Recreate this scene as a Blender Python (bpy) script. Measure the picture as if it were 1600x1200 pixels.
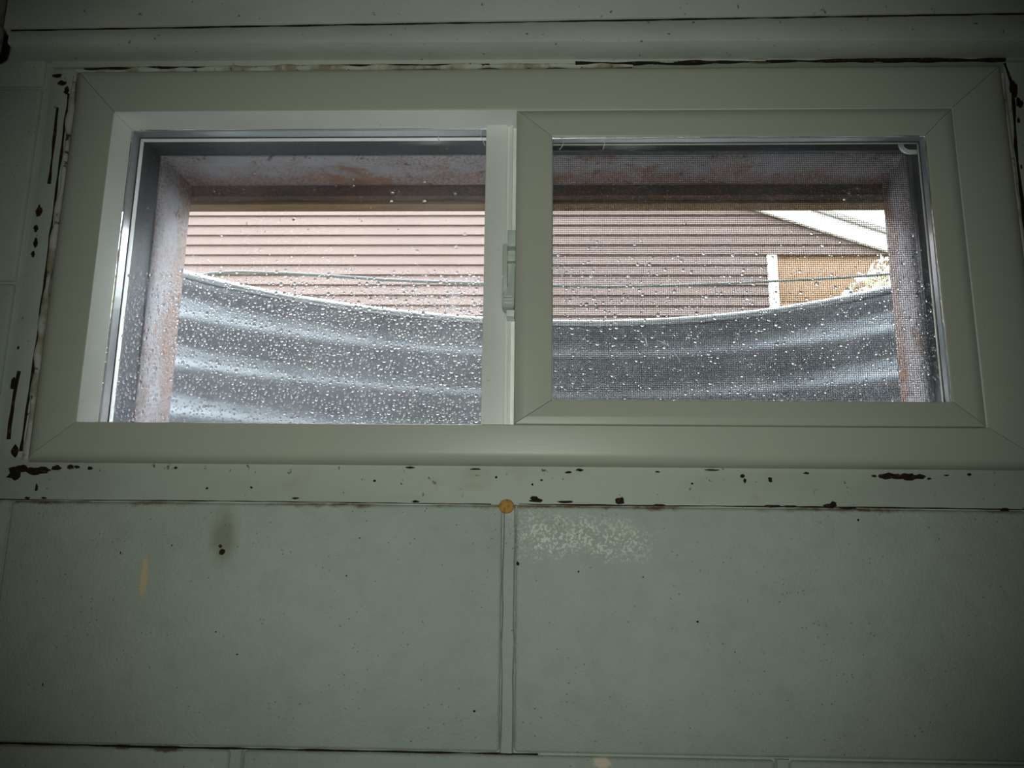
import bpy, bmesh, math, random
from mathutils import Vector, Matrix, noise
random.seed(7)
for o in list(bpy.data.objects):
    bpy.data.objects.remove(o)
scene = bpy.context.scene
COL = scene.collection

# ------------------------------------------------------------------ camera
# X right along the wall, Y outwards through the window, Z up; metres.
CAM = Vector((0.02206, -0.67015, -0.02572))
YAW, PITCH, ROLL = 0.030748, 0.193803, 0.010970
fwd = Vector((-math.sin(YAW) * math.cos(PITCH), math.cos(YAW) * math.cos(PITCH), math.sin(PITCH)))
right0 = Vector((math.cos(YAW), math.sin(YAW), 0))
up0 = right0.cross(fwd)
rgt = right0 * math.cos(ROLL) + up0 * math.sin(ROLL)
upv = up0 * math.cos(ROLL) - right0 * math.sin(ROLL)
cd = bpy.data.cameras.new('camera')
cam = bpy.data.objects.new('camera', cd)
COL.objects.link(cam)
cam.matrix_world = Matrix((
    (rgt.x, upv.x, -fwd.x, CAM.x), (rgt.y, upv.y, -fwd.y, CAM.y),
    (rgt.z, upv.z, -fwd.z, CAM.z), (0, 0, 0, 1)))
cd.sensor_fit = 'HORIZONTAL'
cd.sensor_width = 36
cd.lens = 27.0
cd.clip_start = 0.01
cd.clip_end = 200
scene.camera = cam

# ------------------------------------------------------------------ light
world = bpy.data.worlds.new('overcast_sky')
scene.world = world
world.use_nodes = True
bg = world.node_tree.nodes['Background']
bg.inputs[0].default_value = (0.90, 0.95, 1.0, 1)
bg.inputs[1].default_value = 13.0

ld = bpy.data.lights.new('work_lamp', 'SPOT')
ld.energy = 13.2
ld.color = (0.94, 1.0, 0.90)
ld.spot_size = math.radians(68)
ld.spot_blend = 1.0
ld.shadow_soft_size = 0.03
lamp = bpy.data.objects.new('work_lamp', ld)
COL.objects.link(lamp)
lamp.location = (0.01, -1.0, -0.06)
lamp.rotation_euler = (Vector((-0.01, 0, 0.12)) - Vector(lamp.location)).to_track_quat('-Z', 'Y').to_euler()

scene.view_settings.view_transform = 'Standard'
scene.view_settings.look = 'None'
scene.view_settings.exposure = 0.0
scene.view_settings.gamma = 1.0
scene.view_settings.use_curve_mapping = False


# ------------------------------------------------------------------ helpers
def lin(r, g, b):
    f = lambda v: v / 255 / 12.92 if v / 255 <= .04045 else ((v / 255 + .055) / 1.055) ** 2.4
    return (f(r), f(g), f(b), 1)


class Mat:
    """small node builder"""
    def __init__(self, name, rough=0.6, metal=0.0, spec=0.4):
        self.m = bpy.data.materials.new(name)
        self.m.use_nodes = True
        self.t = self.m.node_tree
        self.b = self.t.nodes['Principled BSDF']
        self.b.inputs['Roughness'].default_value = rough
        self.b.inputs['Metallic'].default_value = metal
        self.b.inputs['Specular IOR Level'].default_value = spec
        self.geo = self.t.nodes.new('ShaderNodeNewGeometry')
        self.col = None
        self.h = None

    def n(self, ty, **kw):
        nd = self.t.nodes.new(ty)
        for k, v in kw.items():
            setattr(nd, k, v)
        return nd

    def l(self, a, b):
        self.t.links.new(a, b)

    def pos(self, scale=(1, 1, 1), off=(0, 0, 0)):
        mp = self.n('ShaderNodeMapping')
        mp.inputs['Scale'].default_value = scale
        mp.inputs['Location'].default_value = off
        self.l(self.geo.outputs['Position'], mp.inputs['Vector'])
        return mp.outputs[0]

    def noise(self, scale, detail=4, rough=.6, sc=(1, 1, 1), off=(0, 0, 0)):
        nd = self.n('ShaderNodeTexNoise')
        nd.inputs['Scale'].default_value = scale
        nd.inputs['Detail'].default_value = detail
        nd.inputs['Roughness'].default_value = rough
        self.l(self.pos(sc, off), nd.inputs['Vector'])
        return nd.outputs['Fac']

    def voro(self, scale, sc=(1, 1, 1)):
        nd = self.n('ShaderNodeTexVoronoi')
        nd.inputs['Scale'].default_value = scale
        self.l(self.pos(sc), nd.inputs['Vector'])
        return nd.outputs['Distance']

    def ramp(self, src, lo, hi, a=0.0, b=1.0):
        nd = self.n('ShaderNodeMapRange')
        nd.interpolation_type = 'SMOOTHSTEP'
        for i, v in zip((1, 2, 3, 4), (lo, hi, a, b)):
            nd.inputs[i].default_value = v
        self.l(src, nd.inputs[0])
        return nd.outputs[0]

    def math(self, op, a, b=None):
        nd = self.n('ShaderNodeMath', operation=op)
        for i, v in enumerate((a, b)):
            if v is None:
                continue
            if isinstance(v, (int, float)):
                nd.inputs[i].default_value = v
            else:
                self.l(v, nd.inputs[i])
        return nd.outputs[0]

    def base(self, c):
        nd = self.n('ShaderNodeRGB')
        nd.outputs[0].default_value = c
        self.col = nd.outputs[0]
        return self

    def mix(self, fac, c):
        nd = self.n('ShaderNodeMix', data_type='RGBA')
        if isinstance(fac, (int, float)):
            nd.inputs[0].default_value = fac
        else:
            self.l(fac, nd.inputs[0])
        self.l(self.col, nd.inputs[6])
        nd.inputs[7].default_value = c
        self.col = nd.outputs[2]
        return self

    def spot(self, c, r, wob=.5, nscale=120, soft=.35):
        """mask of an irregular stain at wall position (x, z) in metres"""
        sep = self.n('ShaderNodeSeparateXYZ')
        self.l(self.geo.outputs['Position'], sep.inputs[0])
        dx = self.math('DIVIDE', self.math('SUBTRACT', sep.outputs[0], c[0]), r[0])
        dz = self.math('DIVIDE', self.math('SUBTRACT', sep.outputs[2], c[1]), r[1])
        d = self.math('SQRT', self.math('ADD', self.math('MULTIPLY', dx, dx), self.math('MULTIPLY', dz, dz)))
        nz = self.math('MULTIPLY', self.math('SUBTRACT', self.noise(nscale, 3), .5), wob * 2)
        return self.ramp(self.math('ADD', d, nz), 1 - soft, 1 + soft, 1, 0)

    def bump(self, src, strength=.3, dist=.001):
        nd = self.n('ShaderNodeBump')
        nd.inputs['Strength'].default_value = strength
        nd.inputs['Distance'].default_value = dist
        self.l(src, nd.inputs['Height'])
        if self.h is not None:
            self.l(self.h, nd.inputs['Normal'])
        self.h = nd.outputs[0]
        return self

    def done(self):
        if self.col is not None:
            self.l(self.col, self.b.inputs['Base Color'])
        if self.h is not None:
            self.l(self.h, self.b.inputs['Normal'])
        return self.m


def link(name, bm, mat=None, parent=None, smooth=None):
    bmesh.ops.recalc_face_normals(bm, faces=bm.faces)
    me = bpy.data.meshes.new(name)
    bm.to_mesh(me)
    bm.free()
    if smooth is not None:
        me.shade_smooth()
        me.set_sharp_from_angle(angle=math.radians(smooth))
    o = bpy.data.objects.new(name, me)
    if mat is not None:
        me.materials.append(mat)
    COL.objects.link(o)
    o.parent = parent
    return o


def tag(o, label=None, cat=None, group=None, kind=None):
    for k, v in (('label', label), ('category', cat), ('group', group), ('kind', kind)):
        if v:
            o[k] = v
    return o


def empty(name, loc=(0, 0, 0)):
    o = bpy.data.objects.new(name, None)
    o.empty_display_size = .02
    COL.objects.link(o)
    return o


def box(bm, x0, x1, y0, y1, z0, z1, bev=0, seg=2):
    b = bmesh.new()
    vs = [b.verts.new((x, y, z)) for x in (x0, x1) for y in (y0, y1) for z in (z0, z1)]
    for f in ((0, 1, 3, 2), (4, 6, 7, 5), (0, 4, 5, 1), (2, 3, 7, 6), (0, 2, 6, 4), (1, 5, 7, 3)):
        b.faces.new([vs[i] for i in f])
    bmesh.ops.recalc_face_normals(b, faces=b.faces)
    if bev:
        bmesh.ops.bevel(b, geom=b.edges[:], offset=bev, segments=seg, profile=.5, affect='EDGES')
    merge(bm, b)


def merge(bm, b):
    m = {v: bm.verts.new(v.co) for v in b.verts}
    for f in b.faces:
        try:
            bm.faces.new([m[v] for v in f.verts])
        except ValueError:
            pass
    b.free()


def boxo(name, dims, mat, parent=None, bev=0, seg=2, smooth=None):
    bm = bmesh.new()
    box(bm, *dims, bev=bev, seg=seg)
    return link(name, bm, mat, parent, smooth if smooth is not None else (40 if bev else None))


def tube(bm, pts, r, seg=8, caps=True):
    pts = [Vector(p) for p in pts]
    rs = r if isinstance(r, (list, tuple)) else [r] * len(pts)
    rings = []
    up = Vector((0.13, 0.27, 1)).normalized()
    for i, p in enumerate(pts):
        d = (pts[min(i + 1, len(pts) - 1)] - pts[max(i - 1, 0)]).normalized()
        u = d.cross(up)
        if u.length < 1e-4:
            u = d.cross(Vector((1, 0, 0)))
        u.normalize()
        v = u.cross(d)
        rings.append([bm.verts.new(p + (u * math.cos(2 * math.pi * k / seg) + v * math.sin(2 * math.pi * k / seg)) * rs[i]) for k in range(seg)])
    for a, b in zip(rings, rings[1:]):
        for k in range(seg):
            bm.faces.new((a[k], a[(k + 1) % seg], b[(k + 1) % seg], b[k]))
    if caps:
        bm.faces.new(rings[0][::-1])
        bm.faces.new(rings[-1])


def corners(r):          # r = (x0, x1, z0, z1)
    return {'tl': (r[0], r[3]), 'tr': (r[1], r[3]), 'bl': (r[0], r[2]), 'br': (r[1], r[2])}


SIDES = {'head': ('tl', 'tr'), 'jamb_r': ('tr', 'br'), 'sill': ('br', 'bl'), 'jamb_l': ('bl', 'tl')}


def mitred(prof, side, mat, name, parent, gap=.0003, smooth=50, mat2=None, split=None):
    """prof: closed list of (rect, y); one mitred bar of a picture frame"""
    a, b = SIDES[side]
    bm = bmesh.new()
    A, B = [], []
    for r, y in prof:
        c = corners(r)
        p, q = Vector((c[a][0], y, c[a][1])), Vector((c[b][0], y, c[b][1]))
        d = (q - p).normalized() * gap / 2
        A.append(bm.verts.new(p + d))
        B.append(bm.verts.new(q - d))
    n = len(prof)
    for i in range(n):
        j = (i + 1) % n
        bm.faces.new((A[i], A[j], B[j], B[i]))
    bm.faces.new(A[::-1])
    bm.faces.new(B)
    if mat2 is not None:                # unpainted inner faces, lightened to stand in for daylight
        bm.faces.ensure_lookup_table()
        for i in range(split, n):
            bm.faces[i].material_index = 1
    o = link(name, bm, mat, parent, smooth)
    if mat2 is not None:
        o.data.materials.append(mat2)
    return o


def rl(o, i, t):
    return tuple(a + (b - a) * t for a, b in zip(o, i))


def inset(r, d):
    return (r[0] + d, r[1] - d, r[2] + d, r[3] - d)


def lump(bm, c, r, seed=0, axis=1):
    b = bmesh.new()
    bmesh.ops.create_icosphere(b, subdivisions=2, radius=1)
    for v in b.verts:
        k = 1 + .75 * noise.noise(v.co * 1.7 + Vector((seed * 3.1, seed, -seed)))
        v.co = Vector((v.co.x * r[0] * k, v.co.y * r[1] * k, v.co.z * r[2] * k)) + Vector(c)
    merge(bm, b)


# ------------------------------------------------------------------ materials
def painted_block(name='painted_block'):
    m = Mat(name, .62, spec=.25)
    m.base(lin(196, 205, 195))
    m.mix(m.ramp(m.noise(9, 4), .35, .7, 0, .45), lin(178, 192, 180))
    m.mix(m.ramp(m.noise(45, 5, .7), .4, .75, 0, .35), lin(168, 178, 164))
    m.mix(m.ramp(m.noise(2.3, 3, off=(3, 1, 2)), .45, .75, 0, .3), lin(188, 184, 156))
    pits = m.ramp(m.voro(210), .02, .16, 1, 0)
    pitm = m.math('MULTIPLY', pits, m.ramp(m.noise(60, 2), .52, .62))
    m.mix(m.math('MULTIPLY', pitm, .75), lin(95, 102, 90))
    # fine salt bloom below the joint of the window sill, as a pale speckled patch
    grains = m.ramp(m.noise(420, 2, .7), .50, .60)
    for c, r, k in (((.040, -.027), (.030, .016), 1.0), ((.092, -.030), (.028, .014), .8), ((.066, -.013), (.045, .006), .35), ((.012, -.012), (.02, .02), .3)):
        m.mix(m.math('MULTIPLY', m.math('MULTIPLY', m.spot(c, r, .9, 70, .6), grains), k), lin(252, 253, 246))
    m.mix(m.math('MULTIPLY', m.spot((-.317, -.066), (.0032, .016), .5, 140), .85), lin(226, 208, 158))
    m.mix(m.math('MULTIPLY', m.spot((-.250, -.030), (.010, .020), .6, 90, .7), .5), lin(120, 108, 66))
    m.mix(m.math('MULTIPLY', m.spot((.078, -.208), (.007, .004), .8, 200), .9), lin(250, 232, 205))
    m.mix(m.math('MULTIPLY', m.spot((-.322, -.2035), (.006, .0022), .8, 200), .7), lin(130, 70, 52))
    m.mix(m.math('MULTIPLY', m.spot((-.285, -.2045), (.012, .0022), .8, 200), .8), lin(90, 62, 24))
    # rust run along the top joint
    sep = m.n('ShaderNodeSeparateXYZ')
    m.l(m.geo.outputs['Position'], sep.inputs[0])
    zz = m.math('ABSOLUTE', sep.outputs[2])
    edge = m.ramp(m.math('ADD', zz, m.math('MULTIPLY', m.math('SUBTRACT', m.noise(90, 4), .5), .014)), .0, .0045, 1, 0)
    m.mix(m.math('MULTIPLY', edge, m.ramp(m.noise(9, 3, off=(5, 0, 0)), .42, .58, 0, .9)), lin(112, 84, 40))
    m.bump(m.noise(420, 4, .7), .6, .0014)
    m.bump(m.noise(38, 3), .3, .003)
    m.bump(m.math('SUBTRACT', 1, pitm), .6, .0012)
    return m.done()


def painted_trim(name, col=(194, 202, 190), rust=.55):
    m = Mat(name, .55, spec=.3)
    m.base(lin(*col))
    m.mix(m.ramp(m.noise(14, 4, sc=(.35, 1, 1)), .4, .7, 0, .4), lin(168, 174, 158))
    m.mix(m.ramp(m.noise(5, 5, .7, off=(2, 5, 1)), .56, .72, 0, rust), lin(160, 134, 92))
    m.mix(m.ramp(m.noise(110, 3, .7, off=(1, 2, 6)), .66, .74, 0, .8), lin(60, 52, 40))
    m.mix(m.ramp(m.noise(190, 3, .7, off=(4, 2, 6)), .68, .76, 0, .7), lin(205, 208, 198))
    m.bump(m.noise(150, 4), .3, .0012)
    m.bump(m.noise(25, 3, sc=(.3, 1, 1)), .3, .002)
    return m.done()


def vinyl(name, col=(186, 188, 174), rough=.38):
    m = Mat(name, rough, spec=.45)
    m.base(lin(*col))
    m.mix(m.ramp(m.noise(6, 4, off=(1, 1, 1)), .42, .75, 0, .25), lin(206, 203, 184))
    m.mix(m.ramp(m.noise(160, 3, .7, sc=(.6, 1, 1)), .70, .78, 0, .55), lin(110, 108, 92))
    m.bump(m.noise(300, 3, sc=(.12, 1, 1)), .08, .0006)
    return m.done()


M = {}
M['block'] = painted_block()
M['trim'] = painted_trim('painted_steel_flange')
M['beam'] = painted_trim('painted_timber', (206, 211, 202), .2)
M['vinyl'] = vinyl('vinyl_frame', (191, 195, 179))
M['vinyl_lightened'] = vinyl('vinyl_lightened', (244, 246, 242), .35)  # white vinyl, colour raised to make up for weak daylight on the reveals
# greasy thumb marks on the sill are part of the vinyl's dirt
m = Mat('caulk', .7)
m.base(lin(200, 200, 186)).mix(m.ramp(m.noise(40, 4), .45, .65, 0, .8), lin(140, 130, 102)).mix(m.ramp(m.noise(120, 3, off=(4, 4, 1)), .6, .68, 0, .9), lin(48, 44, 34)).bump(m.noise(200), .5, .001)
M['caulk'] = m.done()
m = Mat('flake_rust', .9)
m.base(lin(38, 28, 18)).mix(m.ramp(m.noise(260, 3), .55, .65, 0, .8), lin(96, 60, 28)).bump(m.noise(500), .8, .001)
M['flake'] = m.done()
m = Mat('rusty_nail', .8)
m.base(lin(196, 152, 78)).mix(m.ramp(m.noise(300, 3), .45, .65, 0, .8), lin(160, 112, 52)).bump(m.noise(400), .5, .0006)
M['nail'] = m.done()
m = Mat('dark_gap', .9)
m.base(lin(64, 60, 52)).mix(m.ramp(m.noise(40), .4, .7), lin(44, 38, 30))
M['gap'] = m.done()

m = Mat('spacer_metal', .28, .55)
m.base(lin(208, 210, 216))
dots = m.ramp(m.voro(420), .10, .22, 1, 0)
m.mix(m.math('MULTIPLY', dots, .7), lin(92, 94, 104)).bump(dots, .4, .0006)
M['spacer'] = m.done()
m = Mat('seal_dark', .5)
m.base(lin(52, 54, 62))
M['seal'] = m.done()

m = Mat('old_liner_paint', .6, spec=.2)
m.base(lin(146, 145, 151))
m.mix(m.ramp(m.noise(22, 4), .4, .7, 0, .5), lin(122, 121, 129))
speck = m.math('MULTIPLY', m.ramp(m.noise(420, 3, .75), .50, .58), m.ramp(m.math('ADD', m.noise(13, 3), 0), .38, .55))
m.mix(m.math('MULTIPLY', speck, .85), lin(112, 76, 52))
sepy = m.n('ShaderNodeSeparateXYZ')
m.l(m.geo.outputs['Position'], sepy.inputs[0])
outer_ = m.ramp(m.math('ADD', sepy.outputs[1], m.math('MULTIPLY', m.math('SUBTRACT', m.noise(26, 4), .5), .05)), .158, .182)
m.mix(m.math('MULTIPLY', outer_, m.ramp(m.noise(330, 3, .75, off=(2, 2, 2)), .44, .56, .15, .9)), lin(112, 76, 52))
m.mix(m.ramp(m.noise(9, 5, .75, off=(4, 4, 0)), .54, .68, 0, .9), lin(116, 80, 54))
m.mix(m.ramp(m.noise(60, 4, .75, off=(2, 7, 0)), .60, .68, 0, .9), lin(60, 38, 28)).bump(m.noise(300, 4), .6, .0015)
M['liner'] = m.done()
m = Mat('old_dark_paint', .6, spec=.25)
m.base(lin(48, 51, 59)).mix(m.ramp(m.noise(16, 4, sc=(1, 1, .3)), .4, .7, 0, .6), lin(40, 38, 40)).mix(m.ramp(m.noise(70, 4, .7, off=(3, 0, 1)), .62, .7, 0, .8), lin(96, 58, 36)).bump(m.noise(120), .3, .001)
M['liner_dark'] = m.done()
m = Mat('rust_brown', .85)
m.base(lin(80, 50, 30)).mix(m.ramp(m.noise(18, 4), .4, .65, 0, .8), lin(52, 34, 22)).mix(m.ramp(m.noise(260, 3, .7), .56, .66, 0, .6), lin(120, 92, 62)).bump(m.noise(300, 4), .6, .002)
M['rust'] = m.done()
m = Mat('wood_lip', .8)
m.base(lin(128, 102, 66)).mix(m.ramp(m.noise(120, 4, sc=(.1, 1, 1)), .4, .7, 0, .7), lin(94, 72, 48))
M['lip'] = m.done()

m = Mat('galvanised_steel', .46, .62)
m.base(lin(116, 120, 126))
m.mix(m.ramp(m.noise(11, 5, .65), .4, .7, 0, .6), lin(86, 91, 99))
m.mix(m.ramp(m.noise(70, 4, .7, sc=(1, 1, .3)), .5, .75, 0, .5), lin(138, 142, 146))
m.mix(m.ramp(m.noise(7, 4, off=(8, 2, 0)), .64, .72, 0, .4), lin(112, 88, 68)).bump(m.noise(90, 4), .15, .002)
M['galv'] = m.done()


def glass(name, haze=.03):
    mt = bpy.data.materials.new(name)
    mt.use_nodes = True
    t = mt.node_tree
    t.nodes.clear()
    out = t.nodes.new('ShaderNodeOutputMaterial')
    tr = t.nodes.new('ShaderNodeBsdfTransparent')
    tr.inputs[0].default_value = (.965, .975, .97, 1)
    gl = t.nodes.new('ShaderNodeBsdfGlossy')
    gl.inputs['Roughness'].default_value = .02
    fr = t.nodes.new('ShaderNodeFresnel')
    fr.inputs[0].default_value = 1.3
    tl = t.nodes.new('ShaderNodeBsdfTranslucent')
    tl.inputs[0].default_value = (.93, .93, 1.0, 1)
    nz = t.nodes.new('ShaderNodeTexNoise')
    nz.inputs['Scale'].default_value = 11
    nz.inputs['Detail'].default_value = 5
    g = t.nodes.new('ShaderNodeNewGeometry')
    t.links.new(g.outputs['Position'], nz.inputs['Vector'])
    mr = t.nodes.new('ShaderNodeMapRange')
    for i, v in zip((1, 2, 3, 4), (.35, .75, haze * .5, haze * 1.8)):
        mr.inputs[i].default_value = v
    t.links.new(nz.outputs['Fac'], mr.inputs[0])
    m1 = t.nodes.new('ShaderNodeMixShader')
    t.links.new(mr.outputs[0], m1.inputs[0])
    t.links.new(tr.outputs[0], m1.inputs[1])
    t.links.new(tl.outputs[0], m1.inputs[2])
    m2 = t.nodes.new('ShaderNodeMixShader')
    t.links.new(fr.outputs[0], m2.inputs[0])
    t.links.new(m1.outputs[0], m2.inputs[1])
    t.links.new(gl.outputs[0], m2.inputs[2])
    t.links.new(m2.outputs[0], out.inputs[0])
    return mt


M['glass_in'] = glass('glass_inner', .006)
M['glass_out'] = glass('glass_outer', .022)
m = Mat('rain_water', 0.0)
m.b.inputs['Transmission Weight'].default_value = 1
m.b.inputs['IOR'].default_value = 1.33
m.base((1, 1, 1, 1))
M['water'] = m.done()


def film(name, lo, hi, scale):
    """thin film of grease or scratch dust that scatters the daylight behind it"""
    mt = bpy.data.materials.new(name)
    mt.use_nodes = True
    t = mt.node_tree
    t.nodes.clear()
    out = t.nodes.new('ShaderNodeOutputMaterial')
    tr = t.nodes.new('ShaderNodeBsdfTransparent')
    tl = t.nodes.new('ShaderNodeBsdfTranslucent')
    tl.inputs[0].default_value = (.95, .95, .97, 1)
    df = t.nodes.new('ShaderNodeBsdfDiffuse')
    df.inputs[0].default_value = (.95, .95, .97, 1)
    g = t.nodes.new('ShaderNodeNewGeometry')
    nz = t.nodes.new('ShaderNodeTexNoise')
    nz.inputs['Scale'].default_value = scale
    nz.inputs['Detail'].default_value = 4
    t.links.new(g.outputs['Position'], nz.inputs['Vector'])
    mr = t.nodes.new('ShaderNodeMapRange')
    for i, v in zip((1, 2, 3, 4), (.38, .66, lo, hi)):
        mr.inputs[i].default_value = v
    t.links.new(nz.outputs['Fac'], mr.inputs[0])
    a = t.nodes.new('ShaderNodeMixShader')
    a.inputs[0].default_value = .25
    t.links.new(tl.outputs[0], a.inputs[1])
    t.links.new(df.outputs[0], a.inputs[2])
    b = t.nodes.new('ShaderNodeMixShader')
    t.links.new(mr.outputs[0], b.inputs[0])
    t.links.new(tr.outputs[0], b.inputs[1])
    t.links.new(a.outputs[0], b.inputs[2])
    t.links.new(b.outputs[0], out.inputs[0])
    return mt


M['smudge'] = film('glass_smudge', 0.0, .45, 260)
M['scratch'] = film('glass_scratch', .6, 1.0, 400)
m = Mat('screen_wire', .5, .3)
m.base(lin(34, 32, 35))
M['wire'] = m.done()
m = Mat('screen_frame_black', .4, .2)
m.base(lin(42, 44, 52)).mix(m.ramp(m.noise(90, 4), .6, .7, 0, .6), lin(86, 88, 98))
M['black'] = m.done()
m = Mat('white_plastic', .4)
m.base(lin(230, 232, 232))
M['white'] = m.done()
m = Mat('latch_plastic', .4)
m.base(lin(206, 216, 206)).mix(m.ramp(m.noise(60), .45, .7, 0, .5), lin(188, 198, 188))
M['latch'] = m.done()
m = Mat('latch_pale', .35)
m.base(lin(236, 242, 238))
M['latch_pale'] = m.done()

# exterior
m = Mat('siding_vinyl', .6)
m.base(lin(92, 76, 71)).mix(m.ramp(m.noise(1.2, 4), .35, .7, 0, .5), lin(86, 69, 65)).mix(m.ramp(m.noise(3, 4, sc=(.4, 1, 6)), .5, .8, 0, .3), lin(97, 81, 74)).bump(m.noise(60, 3, sc=(.05, 1, 1)), .1, .002)
M['siding'] = m.done()
m = Mat('siding_joint', .8)
m.base(lin(62, 48, 44))
M['joint'] = m.done()
m = Mat('door_tan', .6)
m.base(lin(124, 97, 74)).mix(m.ramp(m.noise(2, 4), .4, .7, 0, .4), lin(116, 88, 66))
M['tan'] = m.done()
m = Mat('trim_white', .5)
m.base(lin(236, 232, 234)).mix(m.ramp(m.noise(4, 4), .45, .7, 0, .3), lin(220, 216, 220))
M['trimw'] = m.done()
m = Mat('roof_shingle', .9)
m.base(lin(150, 142, 140)).mix(m.ramp(m.noise(30, 3), .4, .6, 0, .7), lin(118, 112, 112)).bump(m.noise(60), .5, .01)
M['roof'] = m.done()
m = Mat('cable_grey', .45)
m.base(lin(104, 106, 112))
M['cable'] = m.done()
m = Mat('grass_ground', .95)
m.base(lin(112, 120, 80)).mix(m.ramp(m.noise(12, 5), .4, .65), lin(92, 92, 62))
M['grass'] = m.done()
m = Mat('gravel', .9)
m.base(lin(215, 212, 206)).mix(m.ramp(m.voro(60), .1, .5), lin(176, 172, 166)).bump(m.voro(60), 1, .01)
M['gravel'] = m.done()
m = Mat('parged_concrete', .9)
m.base(lin(150, 150, 146)).mix(m.ramp(m.noise(7, 5), .4, .7), lin(128, 126, 120)).bump(m.noise(80, 4), .4, .003)
M['concrete'] = m.done()
m = Mat('room_paint', .8)
m.base(lin(120, 126, 114)).mix(m.ramp(m.noise(5, 4), .4, .7, 0, .5), lin(104, 110, 98)).bump(m.noise(120), .3, .002)
M['room'] = m.done()
m = Mat('floor_concrete', .8)
m.base(lin(110, 108, 102)).mix(m.ramp(m.noise(4, 5), .4, .7), lin(84, 82, 78))
M['floor'] = m.done()
m = Mat('leaf_pale', .6)
m.base(lin(196, 206, 150)).mix(m.ramp(m.noise(4, 2), .45, .6), lin(168, 180, 118))
M['leaf'] = m.done()
m = Mat('glare_white', .6)
m.base(lin(248, 248, 244))  # white stands in for blown-out sky and glare among the leaves
M['glare'] = m.done()
m = Mat('bark', .9)
m.base(lin(120, 104, 92)).bump(m.noise(60), .5, .01)
M['bark'] = m.done()

# ------------------------------------------------------------------ room shell
OX0, OX1, OZ0, OZ1 = -.440, .474, .028, .428        # hole for the window
wall = bmesh.new()
box(wall, -2.2, 2.2, .0125, .20, -1.8, OZ0)
box(wall, -2.2, OX0, .0125, .20, OZ0, OZ1)
box(wall, OX1, 2.2, .0125, .20, OZ0, OZ1)
box(wall, -2.2, 2.2, .0125, .20, OZ1, .66)
wall_front = link('wall_front', wall, M['block'])
tag(wall_front, 'painted grey-green concrete block wall around the basement window', 'wall', kind='structure')

# blocks: painted faces at y = .008, thin bed joints, the pier joint at x = 0 is wide
LB, HB = .450, .203


def block_mesh(w, h):
    bm = bmesh.new()
    box(bm, -w / 2, w / 2, 0, .04, -h / 2, h / 2, bev=.003, seg=2)
    me = bpy.data.meshes.new('block')
    bmesh.ops.recalc_face_normals(bm, faces=bm.faces)
    bm.to_mesh(me)
    bm.free()
    me.shade_smooth()
    me.set_sharp_from_angle(angle=math.radians(50))
    me.materials.append(M['block'])
    return me


full = block_mesh(LB - .012, HB - .0022)


def place_block(me, x, z):
    o = bpy.data.objects.new('block', me)
    COL.objects.link(o)
    o.location = (x, .008, z)
    o.parent = wall_front
    return o


mort = bmesh.new()
for k in range(9):
    zc = -HB * (k + .5)
    off = 0 if k % 2 == 0 else LB / 2
    for i in range(-4, 5):
        x = off + (i + .5) * LB
        if abs(x) + LB / 2 < 2.2:
            place_block(full, x, zc)
            for sx in (-1, 1):
                b = bmesh.new()
                x0 = x + sx * LB / 2
                n = 14
                prev = None
                ring = []
                for j in range(n + 1):
                    zz = zc - HB / 2 + HB * j / n
                    w = .0058 + .0012 * noise.noise(Vector((x0 * 9, zz * 38, k)))
                    c = x0 + .0011 * noise.noise(Vector((x0 * 5 + 3, zz * 21, k)))
                    ring.append([b.verts.new((c - w, .0127, zz)), b.verts.new((c - w * .72, .0088, zz)), b.verts.new((c + w * .72, .0088, zz)), b.verts.new((c + w, .0127, zz))])
                for p, q in zip(ring, ring[1:]):
                    for a in range(3):
                        b.faces.new((p[a], p[a + 1], q[a + 1], q[a]))
                if sx == 1:
                    merge(mort, b)
                else:
                    b.free()
o = link('mortar', mort, M['block'], wall_front, 40)
for k in range(3):
    zc = HB * (k + .5)
    side = block_mesh(LB - .012, HB - .0022)
    for x in (-.464 - LB / 2, -.464 - LB * 1.5, -.464 - LB * 2.5, .500 + LB / 2, .500 + LB * 1.5, .500 + LB * 2.5):
        place_block(side, x, zc)

tag(boxo('wall_left', (-2.3, -2.2, -3.2, .2, -1.9, .66), M['room']), 'plain painted side wall left of the window', 'wall', kind='structure')
tag(boxo('wall_right', (2.2, 2.3, -3.2, .2, -1.9, .66), M['room']), 'plain painted side wall right of the window', 'wall', kind='structure')
tag(boxo('wall_back', (-2.3, 2.3, -3.3, -3.2, -1.9, .66), M['room']), 'plain painted wall behind the viewer', 'wall', kind='structure')
tag(boxo('floor', (-2.3, 2.3, -3.3, .2, -1.95, -1.827), M['floor']), 'bare concrete basement floor', 'floor', kind='structure')
tag(boxo('ceiling', (-2.3, 2.3, -3.3, .2, .66, .75), M['room']), 'painted basement ceiling above the beam', 'ceiling', kind='structure')

# beam over the window: two painted timbers with an uneven seam
beam = empty('ceiling_beam')
tag(beam, 'grey painted timber beam of two boards running above the window', 'beam')


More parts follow.
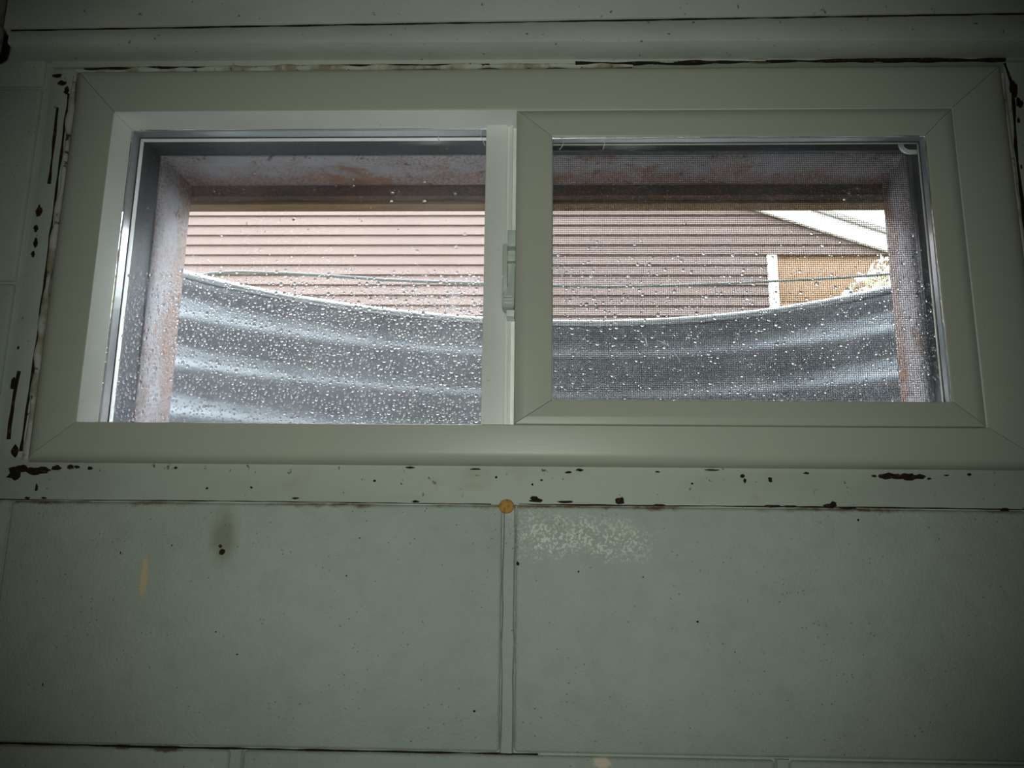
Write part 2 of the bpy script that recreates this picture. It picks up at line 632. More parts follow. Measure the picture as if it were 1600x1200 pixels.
def board(name, x0, x1, zl0, zr0, zl1, zr1, y0, y1, mat, parent, amp=.0008, seed=0):
    bm = bmesh.new()
    n = 60
    rings = []
    for i in range(n + 1):
        t = i / n
        x = x0 + (x1 - x0) * t
        zb = zl0 + (zr0 - zl0) * t + amp * noise.noise(Vector((x * 14, seed, 0)))
        zt = zl1 + (zr1 - zl1) * t + amp * noise.noise(Vector((x * 14, seed + 5, 0)))
        e = .0012
        rings.append([bm.verts.new(c) for c in ((x, y1, zb), (x, y0 + e, zb), (x, y0, zb + e), (x, y0, zt - e), (x, y0 + e, zt), (x, y1, zt))])
    for p, q in zip(rings, rings[1:]):
        for a in range(6):
            bm.faces.new((p[a], p[(a + 1) % 6], q[(a + 1) % 6], q[a]))
    bm.faces.new(rings[0][::-1])
    bm.faces.new(rings[-1])
    return link(name, bm, mat, parent, 50)


board('lower_board', -.489, 2.0, .4345, .4225, .4485, .4690, -.020, .0125, M['beam'], beam, seed=1)
board('upper_board', -.497, 2.0, .4500, .4706, .655, .655, -.022, .0125, M['beam'], beam, seed=2)

# capped pipe end left of the beam
pipe = bmesh.new()
prof = [(0, .0), (.007, .001), (.0105, .005), (.0115, .011), (.0115, .03), (.0098, .031), (.0098, .22)]
rings = []
for r, h in prof[1:]:
    rings.append([pipe.verts.new((-.5005 + r * math.cos(a * math.pi / 8), -.03 + r * math.sin(a * math.pi / 8), .415 + h)) for a in range(16)])
for p, q in zip(rings, rings[1:]):
    for a in range(16):
        pipe.faces.new((p[a], p[(a + 1) % 16], q[(a + 1) % 16], q[a]))
pipe.faces.new(rings[0][::-1])
pipe.faces.new(rings[-1])
m = Mat('pipe_paint', .6)
m.base(lin(150, 150, 132)).mix(m.ramp(m.noise(80), .5, .65, 0, .8), lin(88, 84, 62)).bump(m.noise(200), .4, .001)
tag(link('pipe_stub', pipe, m.done(), None, 50), 'pale capped pipe stub hanging at the left end of the beam', 'pipe')

# ------------------------------------------------------------------ old steel frame in the wall
old = empty('steel_window_frame')
tag(old, 'rusty old painted steel window frame around the vinyl window', 'window frame')
boxo('sill_flange', (-.4635, .494, .0120, .060, -.0002, .0375), M['trim'], old, .0012)
boxo('jamb_flange', (-.4635, -.4385, .0115, .060, .0378, .4275), M['trim'], old, .0012)
boxo('jamb_flange', (.4725, .494, .0115, .060, .0378, .4275), M['trim'], old, .0012)
boxo('head_flange', (-.4635, .494, .0085, .060, .4278, .480), M['trim'], old, .0015)
# outer liner: dark rebate next to the new window, then a ridged grey liner to the outside face
R0 = (-.4010, .4260, .045, .3895)
OUTR = (-.440, .474, .028, .428)
for s, nm in (('head', 'liner_head'), ('jamb_l', 'liner_jamb'), ('jamb_r', 'liner_jamb'), ('sill', 'liner_sill')):
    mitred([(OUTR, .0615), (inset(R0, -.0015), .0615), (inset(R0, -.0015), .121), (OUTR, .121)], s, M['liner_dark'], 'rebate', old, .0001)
    R1 = (R0[0], .4275, R0[2], R0[3])
    R2 = (-.4020, .4365, .050, .3920)
    mitred([(OUTR, .1212), (R1, .1212), (inset(R1, .002), .124), (inset(R1, .002), .139), (inset(R1, -.001), .1425), (R2, .200), (OUTR, .200)], s, M['liner'], nm, old, .0001)

# brown fascia board over the outside of the opening
fas = empty('fascia_board')
tag(fas, 'dark rusty brown board across the top outside the window', 'board')
boxo('board_face', (-.62, .66, .2005, .232, .378, .50), M['rust'], fas, .0015)
boxo('board_lip', (-.62, .66, .214, .236, .3735, .3778), M['lip'], fas, .0008)

# ------------------------------------------------------------------ vinyl slider window
win = empty('window_1')
tag(win, 'white vinyl sliding basement window, left pane fixed and right sash with screen', 'window', kind='structure')
O = (-.434, .468, .0335, .4225)
I = (-.389, .414, .0695, .374)
LIP = inset(I, .0006)
prof = [(rl(O, I, 0), .0585), (rl(O, I, 0), .0135), (rl(O, I, .02), .0085), (rl(O, I, .07), .0040), (rl(O, I, .15), .0014), (rl(O, I, .24), .0003),
        (rl(O, I, .34), .0), (rl(O, I, .985), .0), (I, .0007), (I, .0525), (LIP, .0535), (LIP, .0585)]
for s, nm in (('head', 'frame_head'), ('jamb_l', 'frame_jamb'), ('jamb_r', 'frame_jamb'), ('sill', 'frame_sill')):
    mitred(prof, s, M['vinyl'], nm, win, .0005, mat2=M['vinyl_lightened'], split=8)


def pane(name, x0, x1, z0, z1, y, mat, th=.002):
    return boxo(name, (x0, x1, y, y + th, z0, z1), mat, win)


# fixed light (left)
FX = (I[0] + .0004, -.006, I[2] + .0004, I[3] - .0004)
pane('fixed_pane', *FX, .0340, M['glass_in'])
pane('fixed_pane', *FX, .0500, M['glass_out'])
for s in SIDES:
    mitred([(FX, .0364), (inset(FX, .0008), .0364), (inset(FX, .0008), .0485), (FX, .0485)], s, M['spacer'], 'spacer_bar', win, .0)
    mitred([(FX, .0486), (inset(FX, .0014), .0486), (inset(FX, .0014), .0498), (FX, .0498)], s, M['seal'], 'seal_strip', win, .0)
# fixed meeting post with its interlock lip
post = bmesh.new()
pp = [(-.0280, .0330), (-.0276, .0302), (-.0266, .0295), (-.0072, .0295), (-.0066, .0302), (-.0066, .0325), (-.0040, .0325), (-.0036, .0300), (-.0016, .0300), (-.0012, .0325), (-.0012, .036), (.012, .036), (.012, .058), (-.0280, .058)]
lo = [post.verts.new((x, y, I[2])) for x, y in pp]
hi = [post.verts.new((x, y, I[3])) for x, y in pp]
for i in range(len(pp)):
    j = (i + 1) % len(pp)
    post.faces.new((lo[i], lo[j], hi[j], hi[i]))
post.faces.new(lo[::-1])
post.faces.new(hi)
link('meeting_post', post, M['vinyl_lightened'], win, 40)

# sliding sash (right)
sash = empty('sash')
sash.parent = win
S = (.0032, .4134, .0701, .3734)
SI = (.0370, .3865, .0920, .3460)
sp = [(S, .0255), (S, .0022), (rl(S, SI, .03), .0012), (rl(S, SI, .30), .0006), (rl(S, SI, .36), .0008), (rl(S, SI, .95), .0009), (SI, .0018), (SI, .0030), (SI, .0158), (inset(SI, .0006), .0160), (inset(SI, .0006), .0178), (SI, .0182), (rl(S, SI, .6), .0255)]
for s, nm in (('head', 'sash_rail'), ('sill', 'sash_rail'), ('jamb_l', 'sash_stile'), ('jamb_r', 'sash_stile')):
    mitred(sp, s, M['vinyl'], nm, sash, .0006)
SG = inset(SI, .0002)
for y, mt in ((.0030, 'glass_in'), (.0136, 'glass_out')):
    boxo('sash_pane', (SG[0], SG[1], y, y + .002, SG[2], SG[3]), M[mt], sash)
for s in SIDES:
    mitred([(SG, .0052), (inset(SG, .0006), .0052), (inset(SG, .0006), .0122), (SG, .0122)], s, M['spacer'], 'spacer_bar', sash, .0)
    mitred([(SG, .0123), (inset(SG, .0009), .0123), (inset(SG, .0009), .0134), (SG, .0134)], s, M['seal'], 'seal_strip', sash, .0)

# latch on the meeting stile
latch = empty('latch')
latch.parent = win
boxo('keeper', (-.0046, .0031, .0105, .0320, .2395, .2560), M['latch'], latch, .0008)
boxo('latch_body', (-.0090, .0030, .0225, .0305, .1815, .2420), M['latch'], latch, .0010)
boxo('latch_rail', (-.0090, -.0044, .0105, .0300, .1900, .2420), M['latch'], latch, .0009)
boxo('latch_bridge', (-.0046, .0030, .0150, .0300, .2265, .2330), M['latch'], latch, .0008)
lev = bmesh.new()
pr = [(-.0088, .1795), (-.0078, .1778), (.0018, .1780), (.0024, .1800), (.0024, .2210), (.0006, .2245), (-.0010, .2228), (-.0014, .2130), (-.0024, .2040), (-.0060, .1960), (-.0088, .1920)]
f0 = [lev.verts.new((x, .0035 + (.010 if z > .2 else .006 if z > .195 else 0), z)) for x, z in pr]
f1 = [lev.verts.new((x, .0190, z)) for x, z in pr]
for i in range(len(pr)):
    j = (i + 1) % len(pr)
    lev.faces.new((f0[i], f0[j], f1[j], f1[i]))
lev.faces.new(f0)
lev.faces.new(f1[::-1])
lever = link('lever', lev, M['latch'], latch, 35)
for zz in (.1815, .1845, .1875):
    boxo('grip_rib', (-.0078, .0014, .0024, .0045, zz, zz + .0011), M['latch_pale'], latch, .0003)
boxo('latch_tab', (-.0050, .0026, .0100, .0280, .1715, .1775), M['latch_pale'], latch, .0008)

# insect screen outside the sash
scr = empty('insect_screen')
scr.parent = win
SC = (.0005, .4135, .0705, .3725)
SCI = (.0165, .3975, .0860, .3570)
for s, nm in (('head', 'screen_bar'), ('sill', 'screen_bar'), ('jamb_l', 'screen_bar'), ('jamb_r', 'screen_bar')):
    mitred([(SC, .0580), (SC, .0520), (rl(SC, SCI, .1), .0512), (rl(SC, SCI, .9), .0512), (SCI, .0520), (SCI, .0580)], s, M['black'], nm, scr, .0002)
bm = bmesh.new()
w = .0002
x = SCI[0] + .0006
while x < SCI[1]:
    box(bm, x - w, x + w, .0553, .0555, SCI[2], SCI[3])
    x += .0021
z = SCI[2] + .0006
while z < SCI[3]:
    box(bm, SCI[0], SCI[1], .0555, .0557, z - w, z + w)
    z += .0021
tag(link('screen_mesh', bm, M['wire'], scr), kind='stuff')
bm = bmesh.new()
path = []
for i in range(13):
    a = math.pi + i / 12 * math.pi / 2
    path.append((.3955 + .0085 * math.cos(a), .0498, .3625 + .0085 * math.sin(a)))
path = [(.3868, .0498, .3722)] + path + [(.4020, .0498, .3540)]
rings = []
for i, p in enumerate(path):
    p = Vector(p)
    d = (Vector(path[min(i + 1, len(path) - 1)]) - Vector(path[max(i - 1, 0)])).normalized()
    nrm = Vector((-d.z, 0, d.x))
    rings.append([bm.verts.new(p + nrm * sx * .0020 + Vector((0, sy * .0012, 0))) for sx, sy in ((-1, -1), (1, -1), (1, 1), (-1, 1))])
for p, q in zip(rings, rings[1:]):
    for a in range(4):
        bm.faces.new((p[a], p[(a + 1) % 4], q[(a + 1) % 4], q[a]))
bm.faces.new(rings[0][::-1])
bm.faces.new(rings[-1])
tag(link('pull_tab', bm, M['white'], scr, 40), 'white curved plastic pull tab')

# ------------------------------------------------------------------ caulk, flakes, nail
rnd = random.Random(3)


def wavy(name, pts, r, seed):
    bm = bmesh.new()
    P, RR = [], []
    for (a, b) in zip(pts, pts[1:]):
        a, b = Vector(a), Vector(b)
        n = max(2, int((b - a).length / .004))
        for i in range(n):
            p = a.lerp(b, i / n)
            q = Vector((noise.noise(p * 60 + Vector((seed, 0, 0))), noise.noise(p * 60 + Vector((0, seed, 0))) * .5, noise.noise(p * 60 + Vector((0, 0, seed)))))
            P.append(p + q * r * .45)
            RR.append(r * (1 + .8 * noise.noise(p * 45 + Vector((seed, 3, 3)))))
    tube(bm, P, RR, 8)
    return link(name, bm, M['caulk'], old, 60)


wavy('caulk_bead', [(-.438, .011, .4245), (-.20, .0105, .4258), (.02, .0105, .4262), (.12, .011, .4272)], .0026, 1)
wavy('caulk_bead', [(.12, .009, .4284), (.30, .009, .4290), (.478, .009, .4290)], .0015, 5)
wavy('caulk_bead', [(-.4375, .0125, .036), (-.4395, .0125, .16), (-.4385, .0125, .30), (-.4395, .012, .424)], .0030, 2)
wavy('caulk_bead', [(.4705, .0125, .036), (.4705, .0125, .42)], .0014, 3)


def flakes(lst, y, parent, name='rust_flake'):
    for i, (x, z, rx, rz) in enumerate(lst):
        bm = bmesh.new()
        k = .65 if name == 'dirt_speck' else 1
        rx, rz = rx * k, rz * k
        lump(bm, (x / 1000, y, z / 1000), (rx / 1000, .0006, rz / 1000), seed=x * .37 + z)
        link(name, bm, M['flake'], parent, 60)


flakes([(329, 28, 7, 2.6), (338, 27.5, 6, 2.4), (347, 27.5, 6, 2.8), (357, 28, 6, 2.2), (24, 4, 6, 1.6), (22, 6, 3, 2), (49, 3, 7, 1.1), (96, 4.5, 4, 3), (278, 2, 5, 2), (281, 4, 2.5, 1.6),
        (-446, 24, 6, 6), (-441, 28, 6, 3), (-429, 26, 8, 3.4), (-420, 27, 6, 3), (-409, 29, 4, 2.4), (-396, 30, 3, 2), (-390, 30, 3, 1.4), (-378, 29, 2.4, 1.4), (-425, 11, 1.2, 3.4),
        (62, 31, 3, 1.2), (204, 27, 1.8, 1.6), (206, 23, 1.2, 2.2), (228, 24, 1.8, 2.4), (-89, 32, 4, .9), (-83, 2, 3, 1), (-190, 4, 3, 1), (-432, 2, 2.4, 1), (-417, 2, 2, 1), (131, 1, 5, 1),
        (427, 0, 4, 1.6), (400, 30, 1.8, 1.2), (229, 1, 8, 1.1), (244, 1, 6, 1.0), (294, 0, 7, .8), (-230, 13, 1, 1), (-120, 20, 1.2, 1), (160, 20, 1, .8), (-300, 30, 1.6, 1), (-270, 12, 1, 1),
        (52, 29, 3, .9), (-30, 31, 4, .8), (-12, 24, 1, 1.2), (28, 22, 1, .9), (20, 18, .8, 1), (130, 30, 2, .8), (260, 30, 2.6, 1), (178, 32, 6, .8), (365, 26, 1.6, .8), (380, 29, 2, .6), (318, 28, 2, 1)], .0116, old)
flakes([(-250, -43, 4, 4), (-252, -38, 2.2, 3), (8, -50, 2, 2.4), (-130, -30, 1, 1), (60, -56, 1, 1.4), (-340, -45, .8, 1.8), (-295, -38, .8, 1.6), (-140, -62, 1, 1), (300, -10, 1.4, 1.6), (-27, -170, 1.6, 1.6), (115, -60, 1, 1), (190, -120, .8, .8), (160, -96, 1.6, 1.4), (-250, -110, 1.2, 1), (-230, -128, 1.4, .8), (-395, -155, .8, 2)], .0080, wall_front, 'dirt_speck')


def crack(pts, r, seed, parent=None, name='crack'):
    o = wavy(name, pts, r, seed)
    o.data.materials[0] = M['flake']
    o.parent = parent or old


crack([(-.430, .0105, .4262), (-.36, .0095, .4268), (-.30, .0095, .4268)], .0012, 11)
crack([(-.21, .0088, .4274), (-.10, .0088, .4276), (-.02, .0088, .4276)], .0008, 12)
crack([(.06, .0088, .4276), (.14, .0086, .4278), (.24, .0084, .4282), (.34, .0084, .4284), (.40, .0084, .4285), (.477, .0086, .4280)], .0016, 13)
crack([(.474, .0110, .426), (.478, .0110, .40), (.4745, .0112, .34), (.4735, .0112, .26), (.473, .0112, .20)], .0012, 14)
crack([(-.4435, .0112, .40), (-.4430, .0112, .32), (-.4425, .0112, .25), (-.4420, .0112, .18), (-.4425, .0112, .10), (-.4430, .0112, .040)], .0012, 15)
crack([(-.453, .0112, .385), (-.452, .0112, .345), (-.4505, .0112, .30)], .0014, 16)
crack([(-.455, .0112, .118), (-.457, .0112, .085), (-.456, .0112, .050)], .0016, 17)
crack([(-.463, .0098, .0004), (-.25, .0096, .0008), (-.012, .0096, .0004)], .00038, 18)
crack([(.008, .0096, .0006), (.13, .0094, .0004), (.30, .0094, .0008), (.49, .0096, .0)], .0005, 19)
crack([(-.46, .0090, -.2020), (-.31, .0090, -.2030), (-.10, .0090, -.2030), (.03, .0090, -.2028)], .0006, 20, wall_front)
crack([(-.488, -.0195, .4492), (-.2, -.0195, .4517), (.2, -.0195, .4550), (.55, -.0195, .4579)], .0005, 21, beam)
flakes([(-457, 276, 2.6, 6), (-458, 258, 2.0, 4), (-456, 243, 2.2, 5), (-457, 232, 1.6, 3), (-459, 106, 2.6, 6), (-449, 44, 3, 6), (-459, 140, 1, 2), (479, 399, 4, 8), (483, 384, 3, 5), (480, 366, 1.4, 3), (477, 318, 1, 2), (-452, 412, 4, 3), (-446, 404, 2.4, 4), (-458, 420, 5, 1.8)], .0112, old)

bm = bmesh.new()
for k, (r, y) in enumerate(((.0066, .0085), (.0062, .0066), (.0045, .0058), (.0018, .0062))):
    ring = [bm.verts.new((-.0025 + r * math.cos(a * math.pi / 8), y, -.0015 + r * .95 * math.sin(a * math.pi / 8))) for a in range(16)]
    if k:
        for a in range(16):
            bm.faces.new((prev[a], prev[(a + 1) % 16], ring[(a + 1) % 16], ring[a]))
    prev = ring
bm.faces.new(prev)
tag(link('nail_head', bm, M['nail'], None, 50), 'round rusty nail head at the top of the block joint under the window', 'nail')

# ------------------------------------------------------------------ marks and rain on the glass
def marks(lst, y, name, mat, parent):
    for pts, wd in lst:
        bm = bmesh.new()
        P = [Vector((x / 1000, y, z / 1000)) for x, z in pts]
        top, bot = [], []
        for i, p in enumerate(P):
            d = (P[min(i + 1, len(P) - 1)] - P[max(i - 1, 0)]).normalized()
            nn = Vector((-d.z, 0, d.x))
            k = wd / 1000 * (.35 if i in (0, len(P) - 1) else 1)
            top.append(bm.verts.new(p + nn * k))
            bot.append(bm.verts.new(p - nn * k))
        for i in range(len(P) - 1):
            bm.faces.new((top[i], top[i + 1], bot[i + 1], bot[i]))
        bmesh.ops.solidify(bm, geom=bm.faces[:], thickness=.0001)
        link(name, bm, mat, parent)


marks([([(-95, 231), (-87, 226), (-80, 221)], .28), ([(-56, 216), (-54, 207), (-51, 200)], .3), ([(-34, 212), (-35, 208)], .3)], .0336, 'scratch', M['scratch'], win)
marks([([(93, 200), (110, 205), (129, 209)], .55), ([(98, 196), (109, 187), (119, 175)], .32), ([(89, 211), (92, 207), (95, 204)], .4), ([(118, 151), (121, 149), (122.5, 142)], .7), ([(131, 147), (137, 145), (142, 142)], .8), ([(40, 180), (42, 171)], .5), ([(146, 136), (151, 129)], .4)], .0027, 'scratch', M['scratch'], sash)


def smudge(lst, y, parent):
    for x, z, rx, rz in lst:
        bm = bmesh.new()
        ring = []
        for a in range(22):
            k = 1 + .55 * noise.noise(Vector((math.cos(a / 22 * 6.283) * 1.6, math.sin(a / 22 * 6.283) * 1.6, x)))
            ring.append(bm.verts.new(((x + rx * k * math.cos(a / 22 * 6.283)) / 1000, y, (z + rz * k * math.sin(a / 22 * 6.283)) / 1000)))
        bm.faces.new(ring)
        bmesh.ops.solidify(bm, geom=bm.faces[:], thickness=.0001)
        link('smudge', bm, M['smudge'], parent)


smudge([(-56, 199, 5, 4), (-58, 185, 8, 7), (-52, 201, 3, 2), (-160, 225, 10, 2)], .0337, win)
smudge([(74, 204, 6, 3.4), (44, 215, 7, 8), (40, 222, 3, 7)], .0028, sash)


def rain(name, x0, x1, z0, z1, y, n, parent, seed, dens):
    rr = random.Random(seed)
    V, Fc = [], []
    seg = 8
    tries = 0
    made = 0
    placed = {}
    while made < n and tries < n * 40:
        tries += 1
        x, z = rr.uniform(x0, x1), rr.uniform(z0, z1)
        if rr.random() > dens((z - z0) / (z1 - z0), (x - x0) / (x1 - x0)):
            continue
        r = min(.0019, .00056 * math.exp(abs(rr.gauss(0, .62))) * (1.25 - .35 * (z - z0) / (z1 - z0)))
        key = (int(x / .003), int(z / .003))
        bad = False
        for i in (-1, 0, 1):
            for j in (-1, 0, 1):
                for (a, b, c) in placed.get((key[0] + i, key[1] + j), ()):
                    if (a - x) ** 2 + (b - z) ** 2 < (c + r) ** 2 * 1.05:
                        bad = True
        if bad:
            continue
        placed.setdefault(key, []).append((x, z, r))
        b0 = len(V)
        el = rr.uniform(.95, 1.25)
        for k in range(3):
            ph = (0, .6, 1.1)[k]
            cr, hh = math.cos(ph) * r, math.sin(ph) * r * .62
            for a in range(seg):
                t = 2 * math.pi * a / seg
                V.append((x + cr * math.cos(t), y + hh, z + cr * math.sin(t) * el))
        V.append((x, y + r * .62, z))
        for k in range(2):
            for a in range(seg):
                a2 = (a + 1) % seg
                Fc.append((b0 + k * seg + a, b0 + (k + 1) * seg + a, b0 + (k + 1) * seg + a2, b0 + k * seg + a2))
        for a in range(seg):
            Fc.append((b0 + 2 * seg + a, b0 + 3 * seg, b0 + 2 * seg + (a + 1) % seg))
        Fc.append(tuple(b0 + a for a in range(seg)))
        made += 1
    me = bpy.data.meshes.new(name)
    me.from_pydata(V, [], Fc)
    bm = bmesh.new()
    bm.from_mesh(me)
    bmesh.ops.recalc_face_normals(bm, faces=bm.faces)
    bm.to_mesh(me)
    bm.free()
    me.shade_smooth()
    me.set_sharp_from_angle(angle=math.radians(62))
    o = bpy.data.objects.new(name, me)
    me.materials.append(M['water'])
    COL.objects.link(o)
    o.parent = parent
    return tag(o, kind='stuff')


rain('raindrops', -.385, -.030, .073, .368, .05215, 3600, win, 5, lambda v, u: 1.0 if v < .40 else max(.015, 1.0 - (v - .40) * 6.5))
rain('raindrops', .040, .384, .094, .344, .01575, 1000, sash, 9, lambda v, u: 1.0 if v < .4 else max(.02, 1.0 - (v - .4) * 4.5))

# stray white threads at the top of the panes
for i, P in enumerate((((-77, 371), (-75.5, 366), (-76, 362), (-74, 358)), ((-33, 371), (-33.5, 364), (-31, 359), (-29, 354)), ((-37, 372), (-36, 368), (-33, 366)))):
    bm = bmesh.new()
    tube(bm, [(x / 1000, .033, z / 1000) for x, z in P], .00035, 6)
    link('thread', bm, M['white'], win, 60)
for P in (((46, 345), (48, 342), (47, 337), (44, 333)), ((88, 346), (87, 341), (86, 336), (85, 333))):
    bm = bmesh.new()
    tube(bm, [(x / 1000, .0024, z / 1000) for x, z in P], .00035, 6)
    link('thread', bm, M['white'], sash, 60)

# ------------------------------------------------------------------ outside: own wall, ground, window well
tag(boxo('wall_exterior', (-5, 5, -.1, .2, .75, 3.4), M['concrete']), 'outer wall of the house above the basement window', 'wall', kind='structure')


def well_xy(t, off=0.0):
    a = math.pi * (1 - t)
    x, y = .04 + .60 * math.cos(a), .203 + .445 * math.sin(a) + .08 * (.60 * math.cos(a)) * math.sin(a)
    if off:
        e = 1e-3
        x1, y1 = well_xy(min(1, t + e))
        x0, y0 = well_xy(max(0, t - e))
        d = Vector((x1 - x0, y1 - y0)).normalized()
        x += -d.y * off
        y += d.x * off
        y = max(y, .2015)
    return x, y


RIM = .3440
well = empty('window_well')
tag(well, 'corrugated galvanised steel window well curving outside the glass', 'window well')
bm = bmesh.new()
NT, NZ = 110, 90
zs = [-.18 + (RIM + .18) * j / NZ for j in range(NZ + 1)]
P_, A_ = .0720, .0085


def corr(z):
    d = RIM - z
    if d < .014:
        return 0.0
    k = min(1, (d - .014) / .012)
    return k * A_ * math.sin(2 * math.pi * (d - .014) / P_)


grid = {}
for sd, extra in ((0, 0), (1, .0016)):
    for i in range(NT + 1):
        for j, z in enumerate(zs):
            dent = .0035 * noise.noise(Vector((i / NT * 9, z * 9, 2)))
            x, y = well_xy(i / NT, corr(z) + extra + dent * (1 if 0 < i < NT else 0))
            grid[sd, i, j] = bm.verts.new((x, y, z))
for i in range(NT):
    for j in range(NZ):
        for sd in (0, 1):
            bm.faces.new((grid[sd, i, j], grid[sd, i + 1, j], grid[sd, i + 1, j + 1], grid[sd, i, j + 1]))
    bm.faces.new((grid[0, i, NZ], grid[1, i, NZ], grid[1, i + 1, NZ], grid[0, i + 1, NZ]))
    bm.faces.new((grid[0, i, 0], grid[1, i, 0], grid[1, i + 1, 0], grid[0, i + 1, 0]))
link('well_sheet', bm, M['galv'], well, 60)
bm = bmesh.new()
m = Mat('rim_metal', .3, .85)
m.base(lin(170, 174, 180)).mix(m.ramp(m.noise(40), .5, .7, 0, .5), lin(110, 114, 122))
tube(bm, [(well_xy(i / 90, .001)[0], max(.2085, well_xy(i / 90, .001)[1]), RIM - .0005) for i in range(91)], .0070, 12)
link('rolled_rim', bm, m.done(), well, 60)

GZ = .25
bm = bmesh.new()
inner, outer = [], []
n = 60
for i in range(n + 1):
    t = i / n
    x, y = well_xy(t, .013)
    inner.append(bm.verts.new((x, y, GZ)))
    a = math.pi * (1 - t)
    c, s = math.cos(a), math.sin(a)
    k = min(40 / max(abs(c), 1e-6), 60 / max(s, 1e-6))
    outer.append(bm.verts.new((k * c, .2 + k * s, GZ)))
for i in range(n):
    bm.faces.new((inner[i], inner[i + 1], outer[i + 1], outer[i]))
tag(link('ground', bm, M['grass']), 'grassy yard around the window well', 'ground', kind='structure')
bm = bmesh.new()
ctr = bm.verts.new((.04, .2, .015))
rg = [bm.verts.new((*well_xy(i / n, -.012), .015)) for i in range(n + 1)]
for i in range(n):
    bm.faces.new((ctr, rg[i], rg[i + 1]))
tag(link('well_floor', bm, M['gravel']), 'gravel bed at the bottom of the window well', 'gravel', kind='structure')

# ------------------------------------------------------------------ neighbour's house
house = empty('neighbour_house')
tag(house, 'neighbouring house with pinkish tan lap siding and white gable trim', 'house')
HY = 6.5
LAP = .1033
Z0 = 3.088                      # a lap edge
XL = -4.6
SL = .348                       # roof slope


def rake_z(x):                  # lower edge of the rake board
    return 3.165 - SL * (x - 2.065)


PEAK = -1.05


def xr_at(z):
    return 2.065 + (3.165 - z) / SL


XR = 3.62                       # right corner
bm = bmesh.new()
# sheathing behind the siding
poly = [(XL, GZ), (2.30, GZ), (2.30, 2.72), (XR, 2.72), (XR, rake_z(XR) + .1), (PEAK, rake_z(PEAK) + .1), (XL, rake_z(PEAK) - SL * (PEAK - XL) + .1)]
a = [bm.verts.new((x, HY + .03, z)) for x, z in poly]
b = [bm.verts.new((x, HY + .30, z)) for x, z in poly]
bm.faces.new(a)
bm.faces.new(b[::-1])
for i in range(len(poly)):
    j = (i + 1) % len(poly)
    bm.faces.new((a[i], a[j], b[j], b[i]))
link('wall_sheathing', bm, M['joint'], house)
k0 = -int((rake_z(PEAK) + .05 - Z0) / LAP)
k = k0
while True:
    zb = Z0 - LAP * k
    zt = zb + LAP * 1.02
    if zb < GZ - .05:
        break
    xl0, xl1 = XL, XL
    if zt > rake_z(PEAK) - SL * (PEAK - XL):
        lf = lambda z: PEAK - (rake_z(PEAK) + .05 - z) / SL
        xl0, xl1 = max(XL, lf(zb)), max(XL, lf(zt))
    if zb >= 2.66:
        r0, r1 = min(XR, xr_at(zb) + .1), min(XR, xr_at(zt) + .1)
    else:
        r0 = r1 = 2.272
    if r1 - xl1 > .02:
        bm = bmesh.new()
        prof = [(HY + .030, zb + .004), (HY - .018, zb), (HY - .0195, zb + .006), (HY + .004, zt), (HY + .030, zt)]
        Lp, Rp = [], []
        for y, z in prof:
            t = (z - zb) / (zt - zb)
            Lp.append(bm.verts.new((xl0 + (xl1 - xl0) * t, y, z)))
            Rp.append(bm.verts.new((r0 + (r1 - r0) * t, y, z)))
        for i in range(5):
            j = (i + 1) % 5
            bm.faces.new((Lp[i], Lp[j], Rp[j], Rp[i]))
        bm.faces.new(Lp)
        bm.faces.new(Rp[::-1])
        link('siding_plank', bm, M['siding'], house)
    k += 1


def slab(name, pts, y0, y1, mat):
    bm = bmesh.new()
    a = [bm.verts.new((x, y0, z)) for x, z in pts]
    b = [bm.verts.new((x, y1, z)) for x, z in pts]
    bm.faces.new(a)
    bm.faces.new(b[::-1])
    for i in range(len(pts)):
        j = (i + 1) % len(pts)
        bm.faces.new((a[i], a[j], b[j], b[i]))
    return link(name, bm, mat, house)


XE = 4.15
slab('rake_board', [(PEAK, rake_z(PEAK)), (XE, rake_z(XE)), (XE, rake_z(XE) + .165), (PEAK, rake_z(PEAK) + .165)], HY - .06, HY - .02, M['trimw'])
slab('rake_board', [(PEAK, rake_z(PEAK)), (PEAK - 3.9, rake_z(PEAK) - SL * 3.9), (PEAK - 3.9, rake_z(PEAK) - SL * 3.9 + .165), (PEAK, rake_z(PEAK) + .165)], HY - .06, HY - .02, M['trimw'])
slab('roof', [(PEAK, rake_z(PEAK) + .166), (XE + .05, rake_z(XE + .05) + .166), (XE + .05, rake_z(XE + .05) + .215), (PEAK, rake_z(PEAK) + .215), (PEAK - 4.0, rake_z(PEAK) - SL * 4.0 + .215), (PEAK - 4.0, rake_z(PEAK) - SL * 4.0 + .166)], HY - .10, HY + 9, M['roof'])
boxo('door_trim', (2.268, 2.360, HY - .03, HY + .06, GZ, 2.672), M['trimw'], house, .004)
for i in range(5):
    zz = GZ + i * .49
    boxo('door_section', (2.361, XR, HY + .035, HY + .07, zz + .003, min(zz + .487, 2.70)), M['tan'], house, .004)
boxo('corner_trim', (XR, XR + .09, HY - .03, HY + .3, GZ, rake_z(XR + .1)), M['trimw'], house, .004)

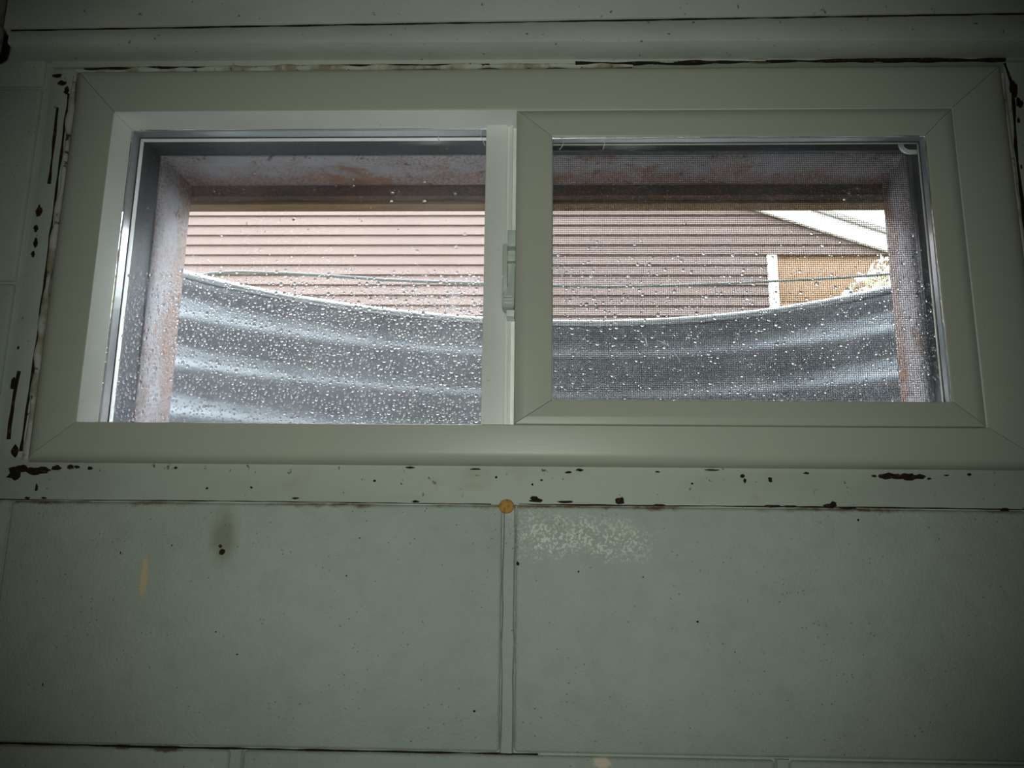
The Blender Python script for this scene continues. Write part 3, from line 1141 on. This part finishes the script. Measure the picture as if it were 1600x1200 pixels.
# cable strung across the yard
bm = bmesh.new()
cp = [(-1.30, .30), (-1.255, .62), (-1.20, .775), (-1.118, .832), (-1.086, .839), (-1.03, .843), (-.976, .844), (-.85, .840), (-.711, .833), (-.60, .825), (-.491, .817), (-.38, .812), (-.274, .808), (-.150, .804), (.0, .799), (.093, .796), (.264, .793), (.37, .795), (.478, .798), (.64, .804), (.796, .812), (1.008, .823), (1.194, .838), (1.6, .878), (2.2, .96), (2.6, 1.04)]
tube(bm, [(x, 1.8, z) for x, z in cp], [.0056 if x < .3 else .0042 for x, z in cp], 10)
tag(link('cable', bm, M['cable'], None, 60), 'thin grey cable sagging across the yard behind the window well', 'cable')
tag(boxo('cable_post', (2.601, 2.69, 1.76, 1.85, GZ, 1.3), M['bark'], None, .01), 'wooden post holding the end of the sagging cable', 'post')


# shrub by the house corner, with added white flecks for overexposed light
def leafy(name, label, cat, c, rad, nleaf, nglare, seed):
    rr = random.Random(seed)
    root = empty(name)
    tag(root, label, cat)
    bm = bmesh.new()
    for i in range(9):
        a = rr.uniform(0, 6.28)
        q = rr.uniform(.3, .8)
        top = Vector((c[0] + rad[0] * q * math.cos(a), c[1] + rad[1] * q * math.sin(a), c[2] + rad[2] * rr.uniform(.1, .7)))
        b = Vector((c[0] + .1 * math.cos(a), c[1] + .1 * math.sin(a), GZ))
        tube(bm, [b, b.lerp(top, .5) + Vector((0, 0, .15)), top], [.022, .015, .006], 6)
    link('stem', bm, M['bark'], root, 60)
    for nm, cnt, mat, sz in (('foliage', nleaf, M['leaf'], .045), ('glare_flecks', nglare, M['glare'], .05)):
        V, Fc = [], []
        for i in range(cnt):
            d = Vector((rr.gauss(0, 1), rr.gauss(0, 1), rr.gauss(0, 1))).normalized() * (rr.random() ** .33)
            if nm == 'glare_flecks':
                d = d.normalized() * rr.uniform(.8, 1.05)
            p = Vector((c[0] + d.x * rad[0], c[1] + d.y * rad[1], c[2] + d.z * rad[2]))
            u = Vector((rr.gauss(0, 1), rr.gauss(0, 1), rr.gauss(0, .6))).normalized()
            w_ = u.orthogonal().normalized()
            s = sz * rr.uniform(.6, 1.3)
            b0 = len(V)
            nrm = u.cross(w_)
            V += [p - u * s, p - u * .2 * s + w_ * .5 * s + nrm * .15 * s, p + u * s, p - u * .2 * s - w_ * .5 * s + nrm * .15 * s]
            Fc += [(b0, b0 + 1, b0 + 2), (b0, b0 + 2, b0 + 3)]
        me = bpy.data.meshes.new(nm)
        me.from_pydata([tuple(v) for v in V], [], Fc)
        me.materials.append(mat)
        o = bpy.data.objects.new(nm, me)
        COL.objects.link(o)
        o.parent = root
        tag(o, kind='stuff')


leafy('pale_shrub', 'pale shrub with white flecks of painted glare in front of the right end of the house', 'shrub', (3.22, 5.6, 1.45), (.78, .6, .86), 2600, 1900, 4)

# distant bare tree beyond the roof
rr = random.Random(11)
bm = bmesh.new()


def grow(p, d, L, r, lev):
    q = p + d * L
    tube(bm, [p, p.lerp(q, .5) + Vector((rr.uniform(-1, 1), 0, rr.uniform(-1, 1))) * L * .05, q], [r, r * .8, r * .62], 5)
    if lev:
        for i in range(3):
            nd = (d + Vector((rr.uniform(-.8, .8), rr.uniform(-.6, .6), rr.uniform(-.1, .5)))).normalized()
            grow(q, nd, L * rr.uniform(.6, .8), r * .6, lev - 1)


grow(Vector((8.4, 17, GZ)), Vector((0, 0, 1)), 2.6, .12, 5)
tag(link('bare_tree', bm, M['bark'], None, 60), 'faint bare tree twigs against the white sky above the roof', 'tree')
